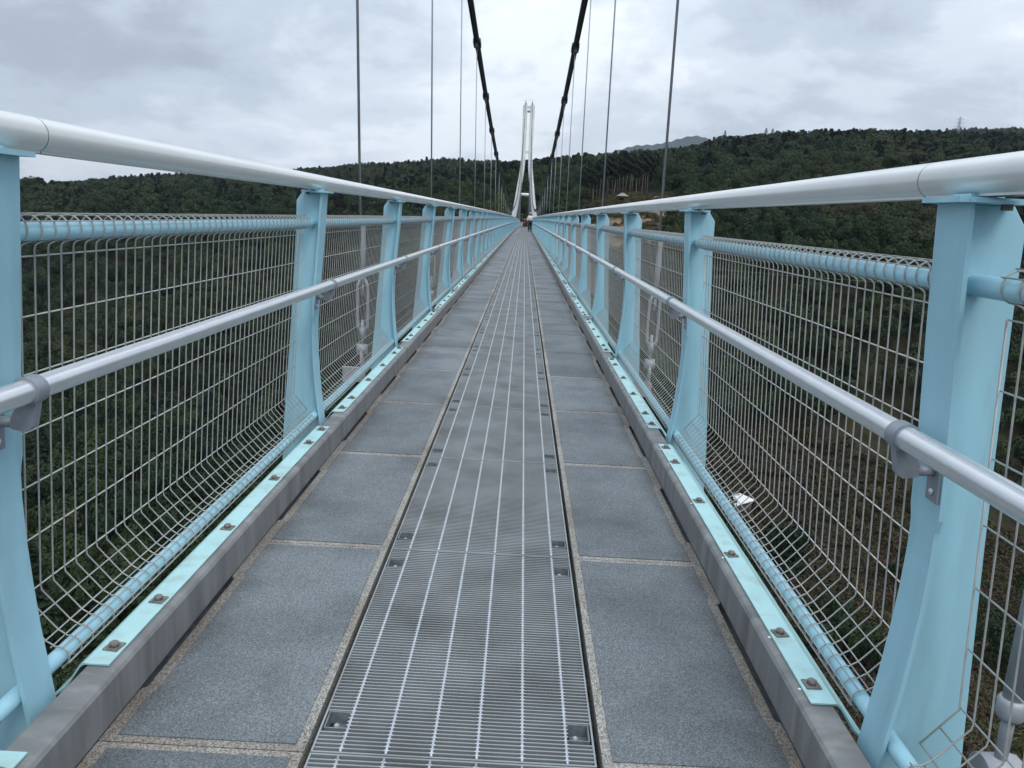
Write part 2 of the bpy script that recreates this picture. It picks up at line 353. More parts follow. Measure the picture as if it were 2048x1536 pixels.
M['wire_lit'] = mat('lit_galvanised_wire', (0.56, 0.555, 0.53), 0.42, metal=0.15, var=0.2, vscale=30)  # paler copy of the mesh wire: light on the horizontals put into the colour
HWM = [hw_(z).mesh('horizontal_wire', M['wire_lit']) for z in HZ]+[hw_(0.215, 1.000).mesh('horizontal_wire', M['wire']), hw_(0.176, 0.965).mesh('horizontal_wire', M['wire'])]
def ring_wires(n=4):
    b = MB()
    for a in (10, 55, 100, 150): x, z = TX+0.006+0.0325*math.cos(R(a)), TZ+0.006+0.0325*math.sin(R(a)); b.tube([(x, wy(1)-0.006, z), (x, wy(NW-2)+0.006, z)], 0.0017, n)
    for a in (60, 115, 165, 205, 250): x, z = BX+0.0285*math.cos(R(a)), BZ+0.0285*math.sin(R(a)); b.tube([(x, wy(1)-0.006, z), (x, wy(NW-2)+0.006, z)], 0.0017, n)
    return b
RW = ring_wires(6).mesh('mesh_panel', M['wire'])
def far_panel(step):
    b = ring_wires(3)
    for i in range(NW):
        pts = [(x, wy(i), z) for x, z in (WP[::step] if 0 < i < NW-1 else endwire())]
        b.tube(pts, 0.0021, 3, cap=False)
    for z in HZ: x = mx_(z)+0.004; b.tube([(x, PY0, z), (x, PY1, z)], 0.0019, 3, cap=False)
    for x, z in ((1.0, 0.215), (0.965, 0.176)): b.tube([(x, PY0, z), (x, PY1, z)], 0.0019, 3, cap=False)
    return b
FP1 = far_panel(1).mesh('mesh_panel', M['wire'])
def bolt_mesh():
    b = MB(); s_ = 0.0185
    c, q = math.cos(R(8)), math.sin(R(8)); sq = [(x*c-y*q, x*q+y*c) for x, y in ((-s_, -s_), (s_, -s_), (s_, s_), (-s_, s_))]
    b.poly(sq, 0.0, 0.004); b.tube([(0, 0, 0.004), (0, 0, 0.013), (0, 0, 0.0155)], [0.0115, 0.0115, 0.008], 8)
    return b
BM = bolt_mesh().mesh('bolt', M['rust'])
TY0, TY1 = 0.128, PD-0.175
BY = [0.20, 0.435, 0.935, 1.435, 1.935, 2.165]
def toe_mesh():
    pr = [(0.8255, 0.117), (0.8255, 0.121), (0.886, 0.121), (0.897, 0.114), (0.935, 0.055), (0.975, 0.020), (0.975, 0.016), (0.932, 0.051), (0.894, 0.110), (0.884, 0.117)]
    return MB().prism(pr, [TY0, TY1])
TM = toe_mesh().mesh('toe_plate', M['plate'])
bb = MB()
for y in BY:
    for (vx, vy, vz) in [(0, 0, 0)]: pass
    o_ = bolt_mesh(); bb.add([(x+0.851, yv+y, z+0.121) for x, yv, z in o_.v], o_.f)
BJ = bb.mesh('bolts', M['rust'])
DOT = MB().tube([(0, 0, 0), (0, 0, 0.0012)], 0.0042, 10, smooth=False).mesh('paint_dot', M['dot'])

def rail_profile(cx, cz, r, n=40, grooves=()):
    p = []
    for k in range(n):
        a = k*2*math.pi/n; rr_ = r-(0.0008 if k in grooves else 0); p.append((cx+rr_*math.cos(a), cz+rr_*math.sin(a)))
    return p
RX, RZ, RR = 0.936, 1.3125, 0.0365
def top_rail_profile():
    p = [(RX+RR*math.cos(R(a)), RZ+RR*math.sin(R(a))) for a in range(-62, 243, 8)]
    p += [(RX-0.0172, RZ-0.0370), (RX-0.0158, RZ-0.0335), (RX+0.0158, RZ-0.0335), (RX+0.0172, RZ-0.0370)]
    return p
TRP = top_rail_profile()
for sx, side in ((-1, 'left'), (1, 'right')):
    lab = {'left': 'pale blue bridge railing on the left with wire mesh panels and white top rail',
           'right': 'pale blue bridge railing on the right with wire mesh panels and white top rail'}[side]
    rail = thing('bridge_railing', lab, 'railing', group='railings along the walkway')
    sc_ = (sx, 1, 1)
    # top rail in lengths, with a dark joint between them
    seam = 1.65 if sx > 0 else 1.655; st = [-3.7, -1.05]
    y = seam
    while y < YEND: st.append(y); y += 2.715
    for i, (a, b_) in enumerate(zip(st, st[1:])):
        y_ = [a+0.0022, (a+b_)/2, b_-0.0022]
        ob('top_rail', MB().prism(TRP[::-1], y_, [dz(v) for v in y_], smooth=False).mesh('top_rail', M['white']), rail, scale=sc_)
        me = rail.children[-1].data; me.polygons.foreach_set('use_smooth', [len(p.vertices) == 4 for p in me.polygons])
        me.set_sharp_from_angle(angle=R(30))
    jm = MB()
    for s_ in st[1:40]: jm.prism(rail_profile(RX, RZ+dz(s_), RR-0.0012, 24), [s_-0.02, s_+0.02])
    ob('rail_joints', jm.mesh('rail_joints', M['rubber']), rail, scale=sc_, kind='stuff')
    yh = [-2+4*i for i in range(0, 66)]
    hm = MB().prism(rail_profile(0.855, 0.817, 0.0238, 40, grooves=(13,))[::-1], yh, [dz(v) for v in yh], smooth=True).mesh('hand_rail', M['alu'])
    hm.set_sharp_from_angle(angle=R(30)); ob('hand_rail', hm, rail, scale=sc_)
    for nm, cx, cz, r_ in (('mesh_tube', TX, TZ, 0.0205), ('mesh_tube', BX, BZ, 0.0190)):
        ob(nm, MB().prism(rail_profile(cx, cz, r_, 20)[::-1], yh, [dz(v) for v in yh], smooth=True).mesh(nm, M['cyan']), rail, scale=sc_)
    for k in range(-1, NB):
        y = P0+PD*k; kw = dict(scale=sc_)
        off = 0 if k > 2 else 0
        p = ob('post', PMS[0], rail, (0, y, dz(y)), (slope(y), 0, 0), sc_)
        if k < 20: bevel(p, 0.0015)
        ob('flange', PMS[1], p); ob('cap_plate', PMS[2], p)
        if k < 12: 
            for yb in (-0.045, 0.045): ob('cap_bolt', PMS[3], p, (0, yb, 0))
            ob('base_lug', PMS[4], p); ob('lug_bolt', PMS[5], p)
        br = ob('rail_bracket', BMS[0], rail, (0, y, dz(y)), (slope(y), 0, 0), sc_)
        if k < 40:
            for q in BMS[1:]: ob(q.name.split('.')[0], q, br)
        tp = ob('toe_plate', TM, rail, (0, y, dz(y)), (slope(y), 0, 0), sc_)
        if k < 10:
            for yb in BY:
                ob('bolt', BM, tp, (0.851+random.uniform(-.001, .001), yb, 0.121), (0, 0, random.uniform(-0.12, 0.12)))
                if sx > 0: ob('paint_dot', DOT, tp, (0.8195, yb-0.012, 0.1155))
        else: ob('bolts', BJ, tp, kind='stuff')
        if k in (-1, 0, 1):
            pn = ob('mesh_panel', RW, rail, (0, y, dz(y)), (slope(y), 0, 0), sc_)
            for i in range(NW): ob('vertical_wire', VE if i in (0, NW-1) else VW, pn, (0, wy(i), 0))
            for h in HWM: ob('horizontal_wire', h, pn)
        elif k < NB-1:
            ob('mesh_panel', FP1, rail, (0, y, dz(y)), (slope(y), 0, 0), sc_, kind='stuff')

# ------------------------------------------------------------------ main cables, hangers
YM, ZM, KC = 77.0, 1.9, 0.001106
cz_ = lambda y: ZM+KC*(y-YM)**2 if y < YT else ZM+KC*(YT-YM)**2-(y-YT)*0.55
cxh = lambda y: 1.235-0.19*max(0, (y-30))/220
lean = lambda z: -0.0165*z
HY = [P0+PD*2*i for i in range(0, 52)]
HY = [y for y in HY if y < YT-3]
for sx, lab in ((-1, 'black main suspension cable on the left sweeping down to the railing'), (1, 'black main suspension cable on the right sweeping down to the railing')):
    ysc = [-40+2.5*i for i in range(0, 117)]+[YT]
    ysc = sorted(set(ysc)); 
    pts = [(sx*cxh(y)+(lean(cz_(y)) if y < 120 else lean(cz_(y))*0.6), y, cz_(y)) for y in ysc]
    pts += [(sx*1.0-0.3, YT+3, cz_(YT)-0.3), (sx*1.0-0.2, 330, cz_(YT)-36)]
    cbl = thing('main_cable', lab, 'cable', group='main suspension cables', me=MB().tube(pts, 0.070, 12).mesh('main_cable', M['cable']))
    cl = MB(); cl.tube([(0, -0.30, 0), (0, -0.28, 0), (0, 0.28, 0), (0, 0.30, 0)], [0.072, 0.081, 0.081, 0.072], 12)
    cl.box(-0.094, -0.070, -0.22, 0.22, -0.03, 0.03); cl.box(0.070, 0.094, -0.22, 0.22, -0.035, 0.035)
    for q in (-0.16, -0.05, 0.06, 0.17):
        for w in (-0.083, 0.083): cl.tube([(w, q, -0.065), (w, q, 0.065)], 0.013, 6)
    cl.prism([(-0.02, -0.20), (0.02, -0.20), (0.02, -0.08), (-0.02, -0.08)], [-0.30, -0.10]); cl.tube([(-0.045, -0.22, -0.16), (0.045, -0.22, -0.16)], 0.028, 8)
    clm = cl.mesh('cable_clamp', M['clamp'])
    for y in HY:
        ph = math.atan(2*KC*(y-YM)); z = cz_(y)
        ob('cable_clamp', clm, cbl, (sx*cxh(y)+(lean(z) if y < 120 else lean(z)*0.6), y, z), (ph, 0, 0))

def turnbuckle():
    b = MB()
    for s_ in (-1, 1): b.tube([(s_*0.014, 0, 0.635), (s_*0.040, 0, 0.585), (s_*0.043, 0, 0.40), (s_*0.040, 0, 0.25), (s_*0.014, 0, 0.205)], [0.017, 0.013, 0.012, 0.013, 0.017], 8)
    b.tube([(0, 0, 0.68), (0, 0, 0.61)], 0.025, 10); b.tube([(0, 0, 0.235), (0, 0, 0.15)], 0.025, 10)
    return b
TB = turnbuckle().mesh('turnbuckle', M['tgrey'])
TB_ROD = MB().tube([(0, 0, 0.62), (0, 0, 0.50)], 0.0105, 8).mesh('threaded_rod', M['tgrey'])
TB_ROD2 = MB().tube([(0, 0, 0.30), (0, 0, 0.05)], 0.0135, 8).mesh('threaded_rod', M['tgrey'])
SOCK = MB().tube([(0, 0, 1.12), (0, 0, 1.08), (0, 0, 0.84), (0, 0, 0.66)], [0.013, 0.020, 0.023, 0.016], 10).mesh('rope_socket', M['tgrey'])
CLV = MB().tube([(0, -0.03, 0.05), (0, -0.03, -0.12)], 0.014, 8).tube([(0, 0.03, 0.05), (0, 0.03, -0.12)], 0.014, 8).tube([(0, -0.045, -0.10), (0, 0.045, -0.10)], 0.018, 10).tube([(-0.040, 0, 0.055), (0.040, 0, 0.055)], 0.045, 14)
CLV.box(-0.16, 0.03, -0.018, 0.018, -0.22, -0.10)
CLV = CLV.mesh('clevis', M['tgrey'])
words = ['second', 'third', 'fourth', 'fifth', 'sixth', 'seventh', 'eighth']
for i, y in enumerate(HY):
    for sx in (-1, 1):
        z = cz_(y); z0 = dz(y)
        top = sx*cxh(y)+(lean(z) if y < 120 else lean(z)*0.6)
        bx = sx*1.195
        side = 'left' if sx < 0 else 'right'
        if i == 0: lb = f'thick grey hanger rod beside the nearest {side} railing post'
        elif i == 1: lb = f'grey hanger rope with long turnbuckle, nearest full one behind the {side} railing'
        elif i <= 8: lb = f'{words[i-2]} thin hanger rope counted from the near end behind the {side} railing'
        else: lb = f'thin distant hanger rope on the {side} side of the bridge towards the far tower'
        h = thing('hanger', lb, 'hanger cable', (bx, y, z0), group='hanger ropes between cable and deck')
        tv = (top-bx, -0.0, z-0.12-z0); a0 = 0.66 if z-z0 > 1.2 else 0.3
        f0 = a0/tv[2]
        ob('rope', MB().tube([(tv[0]*f0, 0, a0), tv], 0.0105, 8 if i < 6 else 4).mesh('rope', M['rope']), h)
        if i < 12:
            for q in (((TB, TB_ROD, SOCK) if i else ())+(TB_ROD2, CLV)): ob(q.name.split('.')[0], q, h)
            if i == 0:
                ob('collar', MB().tube([(0, 0, 0.245), (0, 0, 0.235), (0, 0, 0.205), (0, 0, 0.195)], [0.024, 0.029, 0.029, 0.024], 16).mesh('collar', M['tgrey']), h)
                ob('sleeve', MB().tube([(0, 0, 0.245), (0, 0, 0.85)], 0.021, 16).mesh('sleeve', M['tgrey']), h)
        else:
            ob('clevis', MB().tube([(0, 0, -0.2), (0, 0, a0+0.02)], 0.018, 4).mesh('clevis', M['tgrey']), h)

# ------------------------------------------------------------------ far tower
tw = thing('bridge_tower', 'slender white suspension bridge tower with curved splayed legs at the far end', 'bridge tower', (0, YT, 0))
LX = [(-26, 6.6), (-18, 5.7), (-10, 4.75), (-4, 3.98), (1, 3.30), (4, 2.84), (7, 2.42), (10, 2.03), (13, 1.62), (16, 1.24), (19, 1.09), (22, 1.08), (28, 1.1), (35, 1.12)]
LW = [(-26, 1.7), (1, 1.5), (10, 1.45), (16, 1.36), (22, 1.25), (35, 1.45)]
for sx in (-1, 1):
    b = MB(); vs = []; zs = [-26+0.8*i for i in range(0, 77)]
    zs = [z for z in zs if z <= 34.9]
    for z in zs:
        c = sx*lerp(LX, z)-0.009*z; w = lerp(LW, z)/2; q = 0.16
        vs += [(c-w, -0.9+q, z), (c-w+q, -0.9, z), (c+w-q, -0.9, z), (c+w, -0.9+q, z), (c+w, 0.9, z), (c-w, 0.9, z)]
    fs = [(6*i+k, 6*i+(k+1) % 6, 6*i+6+(k+1) % 6, 6*i+6+k) for i in range(len(zs)-1) for k in range(6)]
    b.add(vs, fs+[tuple(reversed(range(6))), tuple(len(vs)-6+k for k in range(6))])
    leg = ob('leg', b.mesh('leg', M['tower']), tw)
    c = sx*1.03-0.31
    ob('saddle', MB().box(c-0.28, c+0.28, -0.8, 0.8, 34.7, 35.2).tube([(c, -0.2, 35.2), (c, -0.2, 36.3)], [0.16, 0.05], 8).mesh('saddle', M['tgreyw']), leg)
    ob('grey_column', MB().box(sx*1.62-0.38, sx*1.62+0.38, 1.6, 2.6, -6, 7.6).mesh('grey_column', M['tgreyw']), tw)
    ob('base_block', MB().box(sx*6.3-2, sx*6.3+2, -2.5, 2.5, -34, -24).mesh('base_block', M['slab']), tw)
ob('crossbeam', MB().box(-1.05, 0.5, -0.5, 0.5, 33.9, 34.5).mesh('crossbeam', M['tower']), tw)
ob('crossbeam', MB().box(-0.9, 0.6, -0.5, 0.5, 32.7, 33.2).mesh('crossbeam', M['tgreyw']), tw)
ob('crossbeam', MB().box(-0.95, 0.75, -0.5, 0.5, 20.6, 21.2).mesh('crossbeam', M['tower']), tw)
ob('crossbeam', MB().tube([(-2.2, 0, 8.0), (2.1, 0, 8.0)], 0.48, 16).mesh('crossbeam', M['tower']), tw)
ob('deck_beam', MB().tube([(-4.1, 0, -3.6), (4.1, 0, -3.6)], 0.6, 12).mesh('deck_beam', M['tower']), tw)
gate = thing('gate_frame', 'low pale beam across the far end of the walkway behind the people', 'gate', (0, 246, dz(246)))
ob('beam', MB().box(-1.6, 1.6, -0.15, 0.15, 1.55, 2.0).mesh('beam', M['curb']), gate)
for s_ in (-1, 1): ob('gate_post', MB().box(s_*1.5-0.1, s_*1.5+0.1, -0.1, 0.1, -0.2, 1.55).mesh('gate_post', M['curb']), gate)
# ------------------------------------------------------------------ terrain
TT = [-1.6, -0.8, -0.634, -0.478, -0.349, -0.223, -0.122, -0.06, 0.0, 0.06, 0.12, 0.182, 0.25, 0.33, 0.45, 0.52, 0.605, 0.8, 1.6]
YB = [420, 480, 500, 470, 440, 400, 350, 320, 300, 268, 240, 235, 232, 230, 240, 250, 260, 280, 300]
YR = [1500, 1500, 1500, 1400, 1350, 1300, 1250, 1250, 1350, 1400, 1150, 900, 760, 700, 660, 650, 640, 640, 650]
SR = [.0, -.004, .0058, .0255, .0352, .0512, .0612, .0628, .0660, .0700, .0798, .0895, .1085, .1185, .1250, .1270, .1290, .13, .12]
ZM_ = [-16, -14, -12, -4, 0, 4, 8, 9, 10, 11, 13, 14, 14, 14, 17, 18, 19, 20, 20]
SF = [0]*13+[.118, .1252, .1315, .1428, .15, .12]
def tab(a, t): return np.interp(t, TT, a)
_pn = [(rng.uniform(0, 6.28), rng.uniform(0, 6.28), rng.uniform(-1, 1), rng.uniform(-1, 1)) for _ in range(7)]
def tnoise(x, y):
    s = 0
    for i, (a, b, c, e) in enumerate(_pn):
        L = 240/(1.6**i); k = math.hypot(c, e); s = s+np.sin((x*c+y*e)/k/L*6.28+a)*np.cos((x*e-y*c)/k/L*4.1+b)*(0.62**i)
    return s
def ground(x, y):
    x = np.asarray(x, float); y = np.asarray(y, float)
    r = np.hypot(x, y)+1e-6; back = y < 0.25*r
    yy = np.maximum(y, 0.3*r); t = np.clip(x/yy, -1.6, 1.6)
    yb, yr, s, zm, sf = (tab(a, t) for a in (YB, YR, SR, ZM_, SF))
    zr = s*yr-10.5-2.0*(yr > 1000)
    q = yy*1.0
    flr = -59.0
    def sm(u): u = np.clip(u, 0, 1); return u*u*(3-2*u)
    z = np.where(q < 0.42*yb, flr, flr+(sm((q-0.42*yb)/(1.06*yb-0.42*yb)))*(-3-flr))
    z = np.where(q > 1.06*yb, -3+(zm+3)*np.clip((q-1.06*yb)/80, 0, 1), z)
    ym = 1.06*yb+80
    z = np.where(q > ym, zm+(zr-zm)*np.clip((q-ym)/(yr-ym), 0, 1)**0.92, z)
    zf = sf*1850-9
    u = np.clip((q-yr)/(1850-yr), 0, 1)
    z = np.where(q > yr, np.where(sf > 0, zr+(zf-zr)*u-18*np.sin(u*np.pi), zr-0.12*(q-yr)*np.clip(1.4-(q-yr)/4000, 0.3, 1)), z)
    z = np.where((sf > 0) & (q > 1850), zf-0.1*(q-1850), z)
    amp = np.clip((q-60)/300, 0.25, 1)*np.where((t > 0.06) & (t < 0.2) & (q > 190) & (q < 360), 0.15, 1)*np.clip(np.abs(q-yr)/200+0.12, 0, 1)
    z = z+tnoise(x, y)*3.4*amp*np.clip(q/250, 0.3, 1.0)
    return z
def bare(x, y):      # cleared, open hillside below the cedar grove
    t = x/np.maximum(y, 1); n = tnoise(x*3+50, y*3)*0.012
    return ((t+n > 0.088) & (t+n < 0.180) & (y+n*900 > 215) & (y+n*900 < 288))
def mk_terrain():
    rs = np.concatenate([[0], np.geomspace(14, 2600, 105), [2601]])
    th = np.concatenate([np.radians(np.arange(-180, -44, 6)), np.radians(np.arange(-44, 44.01, 0.5)), np.radians(np.arange(50, 180, 6))])
    nr, nn = len(rs), len(th); RRr, TH = np.meshgrid(rs, th, indexing='ij')
    X_, Y_ = RRr*np.sin(TH), RRr*np.cos(TH); Z_ = ground(X_, Y_)
    Z_ = np.where(RRr > 2600, np.minimum(Z_, -40), Z_)
    v = np.stack([X_, Y_, Z_], -1).reshape(-1, 3)
    f = [(i*nn+j, i*nn+(j+1) % nn, (i+1)*nn+(j+1) % nn, (i+1)*nn+j) for i in range(nr-1) for j in range(nn)]
    me = bpy.data.meshes.new('ground'); me.from_pydata(v.tolist(), [], f)
    a = me.attributes.new('bare', 'FLOAT', 'POINT'); a.data.foreach_set('value', bare(v[:, 0], v[:, 1]).astype(np.float32))
    me.polygons.foreach_set('use_smooth', [True]*len(f)); me.update(); return me
def gmat():
    m = bpy.data.materials.new('forest_floor'); m.use_nodes = True; t = m.node_tree; b = t.nodes['Principled BSDF']; b.inputs['Roughness'].default_value = 0.95
    b.inputs['Specular IOR Level'].default_value = 0.1
    geo = t.nodes.new('ShaderNodeNewGeometry')
    def nz(sc, d_=8):
        n = t.nodes.new('ShaderNodeTexNoise'); n.inputs['Scale'].default_value = sc; n.inputs['Detail'].default_value = d_; n.inputs['Roughness'].default_value = 0.65
        t.links.new(geo.outputs['Position'], n.inputs['Vector']); return n.outputs['Fac']
    def rp(fac, cols):
        r = t.nodes.new('ShaderNodeValToRGB'); t.links.new(fac, r.inputs[0]); e = r.color_ramp
        e.elements[0].position = cols[0][0]; e.elements[0].color = (*cols[0][1], 1); e.elements[1].position = cols[-1][0]; e.elements[1].color = (*cols[-1][1], 1)
        for p_, c_ in cols[1:-1]: k = e.elements.new(p_); k.color = (*c_, 1)
        return r.outputs[0]
    A = rp(nz(0.35), [(0.3, (0.016, 0.020, 0.009)), (0.5, (0.035, 0.030, 0.018)), (0.7, (0.036, 0.046, 0.016))])
    B = rp(nz(0.22), [(0.34, (0.04, 0.045, 0.018)), (0.43, (0.14, 0.10, 0.06)), (0.56, (0.27, 0.20, 0.13)), (0.66, (0.06, 0.06, 0.025))])
    at = t.nodes.new('ShaderNodeAttribute'); at.attribute_name = 'bare'
    x = t.nodes.new('ShaderNodeMix'); x.data_type = 'RGBA'; t.links.new(at.outputs['Fac'], x.inputs['Factor']); t.links.new(A, x.inputs['A']); t.links.new(B, x.inputs['B'])
    t.links.new(x.outputs['Result'], b.inputs['Base Color'])
    bp = t.nodes.new('ShaderNodeBump'); bp.inputs['Strength'].default_value = 1; bp.inputs['Distance'].default_value = 0.5; t.links.new(nz(1.2), bp.inputs['Height']); t.links.new(bp.outputs[0], b.inputs['Normal'])
    return m
tm = mk_terrain(); tm.materials.append(gmat()); ob('ground', tm, kind='structure')

# distant mountain
def mountain():
    T = [0.0, 0.0589, 0.0994, 0.1322, 0.1568, 0.1751, 0.1901, 0.1997, 0.2114, 0.2242, 0.2434, 0.27, 0.33, 0.42]
    Sm = [.058, .0735, .0828, .0934, .0958, .1003, .1052, .1080, .1086, .1051, .0995, .093, .08, .04]
    D0 = 5600; v = []; nt_ = 170; rows = 22
    for j in range(rows):
        u = j/(rows-1)
        for i in range(nt_):
            t = T[0]+(T[-1]-T[0])*i/(nt_-1); s = np.interp(t, T, Sm); yv = D0-2200*(1-u) if True else 0
            zt = s*D0; z = -60+(zt+60)*(u**1.25)+ (1-u)*(u)*90*math.sin(i*0.42+3*u)*math.sin(i*0.13+1) + u*10*math.sin(i*1.3)*(0 if u < 0.99 else 0.4)
            v.append((t*D0, yv, z))
    for i in range(nt_): x, y, z = v[(rows-1)*nt_+i]; v.append((x, y+2200, -60))
    f = [(a*nt_+i, a*nt_+i+1, (a+1)*nt_+i+1, (a+1)*nt_+i) for a in range(rows) for i in range(nt_-1)]
    me = bpy.data.meshes.new('distant_mountain'); me.from_pydata(v, [], f); me.polygons.foreach_set('use_smooth', [True]*len(f)); me.update(); return me
mm_ = mountain(); mm_.materials.append(mat('distant_forest', (0.030, 0.042, 0.040), 0.95, var=0.4, vscale=0.004, spec=0.0)); ob('distant_mountain', mm_, kind='structure')

# ------------------------------------------------------------------ trees
def leafmat(name, cols, patch_sc=0.012):
    m = bpy.data.materials.new(name); m.use_nodes = True; t = m.node_tree; b = t.nodes['Principled BSDF']
    b.inputs['Roughness'].default_value = 0.75; b.inputs['Specular IOR Level'].default_value = 0.2
    oi = t.nodes.new('ShaderNodeObjectInfo')
    n = t.nodes.new('ShaderNodeTexNoise'); n.inputs['Scale'].default_value = patch_sc; n.inputs['Detail'].default_value = 4; t.links.new(oi.outputs['Location'], n.inputs['Vector'])
    a = t.nodes.new('ShaderNodeMath'); a.operation = 'MULTIPLY_ADD'; t.links.new(oi.outputs['Random'], a.inputs[0]); a.inputs[1].default_value = 0.5
    s2 = t.nodes.new('ShaderNodeMath'); s2.operation = 'MULTIPLY_ADD'; t.links.new(n.outputs['Fac'], s2.inputs[0]); s2.inputs[1].default_value = 1.7; s2.inputs[2].default_value = -0.62
    t.links.new(s2.outputs[0], a.inputs[2])
    r = t.nodes.new('ShaderNodeValToRGB'); t.links.new(a.outputs[0], r.inputs[0]); e = r.color_ramp
    e.elements[0].position = 0.0; e.elements[0].color = (*cols[0], 1); e.elements[1].position = 1.0; e.elements[1].color = (*cols[-1], 1)
    for i, c_ in enumerate(cols[1:-1]): k = e.elements.new((i+1)/(len(cols)-1)); k.color = (*c_, 1)
    at = t.nodes.new('ShaderNodeAttribute'); at.attribute_name = 'tint'
    mr = t.nodes.new('ShaderNodeMapRange'); mr.inputs['To Min'].default_value = 0.6; mr.inputs['To Max'].default_value = 1.35; t.links.new(at.outputs['Fac'], mr.inputs['Value'])
    vm = t.nodes.new('ShaderNodeVectorMath'); vm.operation = 'SCALE'; t.links.new(r.outputs[0], vm.inputs[0]); t.links.new(mr.outputs[0], vm.inputs['Scale'])
    t.links.new(vm.outputs[0], b.inputs['Base Color']); return m
LB = leafmat('broadleaf_foliage', [(0.007, 0.018, 0.007), (0.012, 0.028, 0.009), (0.019, 0.037, 0.011), (0.032, 0.044, 0.014), (0.044, 0.042, 0.018)])
LC = leafmat('conifer_foliage', [(0.008, 0.018, 0.009), (0.012, 0.023, 0.011), (0.017, 0.028, 0.012)])
LU = leafmat('brown_undergrowth', [(0.032, 0.036, 0.014), (0.062, 0.044, 0.028), (0.050, 0.052, 0.018), (0.085, 0.062, 0.044)])
LY = leafmat('bamboo_foliage', [(0.065, 0.085, 0.022), (0.10, 0.115, 0.032)])
BARK = mat('bark', (0.11, 0.085, 0.065), 0.9, var=0.4, vscale=3)
BARKP = mat('pale_bark', (0.19, 0.155, 0.125), 0.9, var=0.35, vscale=2)
def crown(kind, seed, nleaf, ls):
    g = np.random.default_rng(seed); P = []; 
    if kind == 'broad':     # lumpy crown: overlapping lobes
        nl = g.integers(8, 12); c = np.stack([g.normal(0, .46, nl), g.normal(0, .46, nl), g.uniform(-.15, .85, nl)], 1); rl = g.uniform(.24, .46, nl)
        c[0] = (0, 0, .35); rl[0] = .62
        w = rl**2/np.sum(rl**2); k = g.choice(nl, nleaf, p=w); dv = g.normal(size=(nleaf, 3)); dv[:, 2] = np.abs(dv[:, 2])*1.0-0.35*(g.random(nleaf) < .3); dv /= np.linalg.norm(dv, axis=1)[:, None]
        P = c[k]+dv*rl[k][:, None]*g.uniform(.78, 1.06, nleaf)[:, None]; P[:, 2] *= .8; Nn = dv; tint = g.random(nleaf)*0.6+0.4*np.clip(rl[k]*1.2, 0, 1)*g.random(nl)[k]*1.5
    elif kind == 'cone':
        h = g.random(nleaf)**0.75; a = g.uniform(0, 6.283, nleaf); lay = np.floor(h*13)/13; rad = (1-lay)**.85*.40*(0.62+.38*np.abs(np.sin(a*2.5+lay*40)))*g.uniform(.5, 1.05, nleaf)+.02
        P = np.stack([rad*np.cos(a), rad*np.sin(a), h*2.2-(rad*.35)], 1); Nn = np.stack([np.cos(a)*.6, np.sin(a)*.6, np.full(nleaf, .8)], 1); tint = g.random(nleaf)
    elif kind == 'cedar':   # tall rounded-conical crown of a plantation tree
        h = g.random(nleaf); a = g.uniform(0, 6.283, nleaf); rad = np.sin(np.clip(h*.9+.12, 0, 1)*3.1416)**.7*.34*(0.7+.3*np.sin(a*3+h*17))*g.uniform(.7, 1.05, nleaf)
        P = np.stack([rad*np.cos(a), rad*np.sin(a), h*1.7], 1); Nn = np.stack([np.cos(a)*.7, np.sin(a)*.7, np.full(nleaf, .6)], 1); tint = g.random(nleaf)
    else:                   # low scrub / twigs
        a = g.uniform(0, 6.283, nleaf); rr_ = np.sqrt(g.random(nleaf))*.6; P = np.stack([rr_*np.cos(a), rr_*np.sin(a), g.random(nleaf)*.5*(1-rr_)], 1); Nn = np.stack([g.normal(0, .6, nleaf), g.normal(0, .6, nleaf), np.full(nleaf, .7)], 1); tint = g.random(nleaf)
    Nn = Nn+g.normal(0, .22, (nleaf, 3)); Nn /= np.linalg.norm(Nn, axis=1)[:, None]
    u = np.cross(Nn, g.normal(size=(nleaf, 3))); u /= np.linalg.norm(u, axis=1)[:, None]; w2 = np.cross(Nn, u)
    s1 = (ls*g.uniform(.6, 1.4, nleaf))[:, None]; s2_ = (ls*g.uniform(.5, 1.1, nleaf))[:, None]
    if kind == 'scrub': s1 = s1*2.3; s2_ = s2_*.75
    V = np.stack([P-u*s1, P-w2*s2_*1.0+Nn*s2_*.25, P+u*s1, P+w2*s2_+Nn*s2_*.25], 1).reshape(-1, 3)
    F = np.arange(nleaf*4).reshape(-1, 4)
    me = bpy.data.meshes.new('crown'); me.from_pydata(V.tolist(), [], F.tolist())
    at = me.attributes.new('tint', 'FLOAT', 'FACE'); at.data.foreach_set('value', tint.astype(np.float32)); me.update(); return me
def trunk_mesh(seed, h, r, bark, limbs=5):
    g = random.Random(seed); b = MB(); p = [(0, 0, -1.2)]
    for i in range(1, 5): p.append((g.uniform(-.04, .04)*h*i/4, g.uniform(-.04, .04)*h*i/4, h*i/4))
    b.tube(p, [r, r*.85, r*.7, r*.5, r*.25], 6)
    for i in range(limbs):
        z = h*g.uniform(.4, .85); a = g.uniform(0, 6.28); L = h*g.uniform(.2, .35); b.tube([(0, 0, z), (math.cos(a)*L*.5, math.sin(a)*L*.5, z+L*.45), (math.cos(a)*L, math.sin(a)*L, z+L*.7)], [r*.35, r*.2, r*.08], 4)
    return b.mesh('trunk', bark)
CB = [crown('broad', 11+i, 1500, .062) for i in range(4)]; CF = [crown('broad', 31+i, 620, .10) for i in range(5)]
CC = [crown('cone', 51+i, 1100, .075) for i in range(2)]; CCS = crown('cone', 57, 500, .045); CCF = [crown('cone', 61+i, 420, .11) for i in range(2)]
CD = [crown('cedar', 71+i, 1300, .07) for i in range(3)]
CU = [crown('scrub', 81+i, 520, .042) for i in range(3)]
for me in CB+CF: me.materials.append(LB)
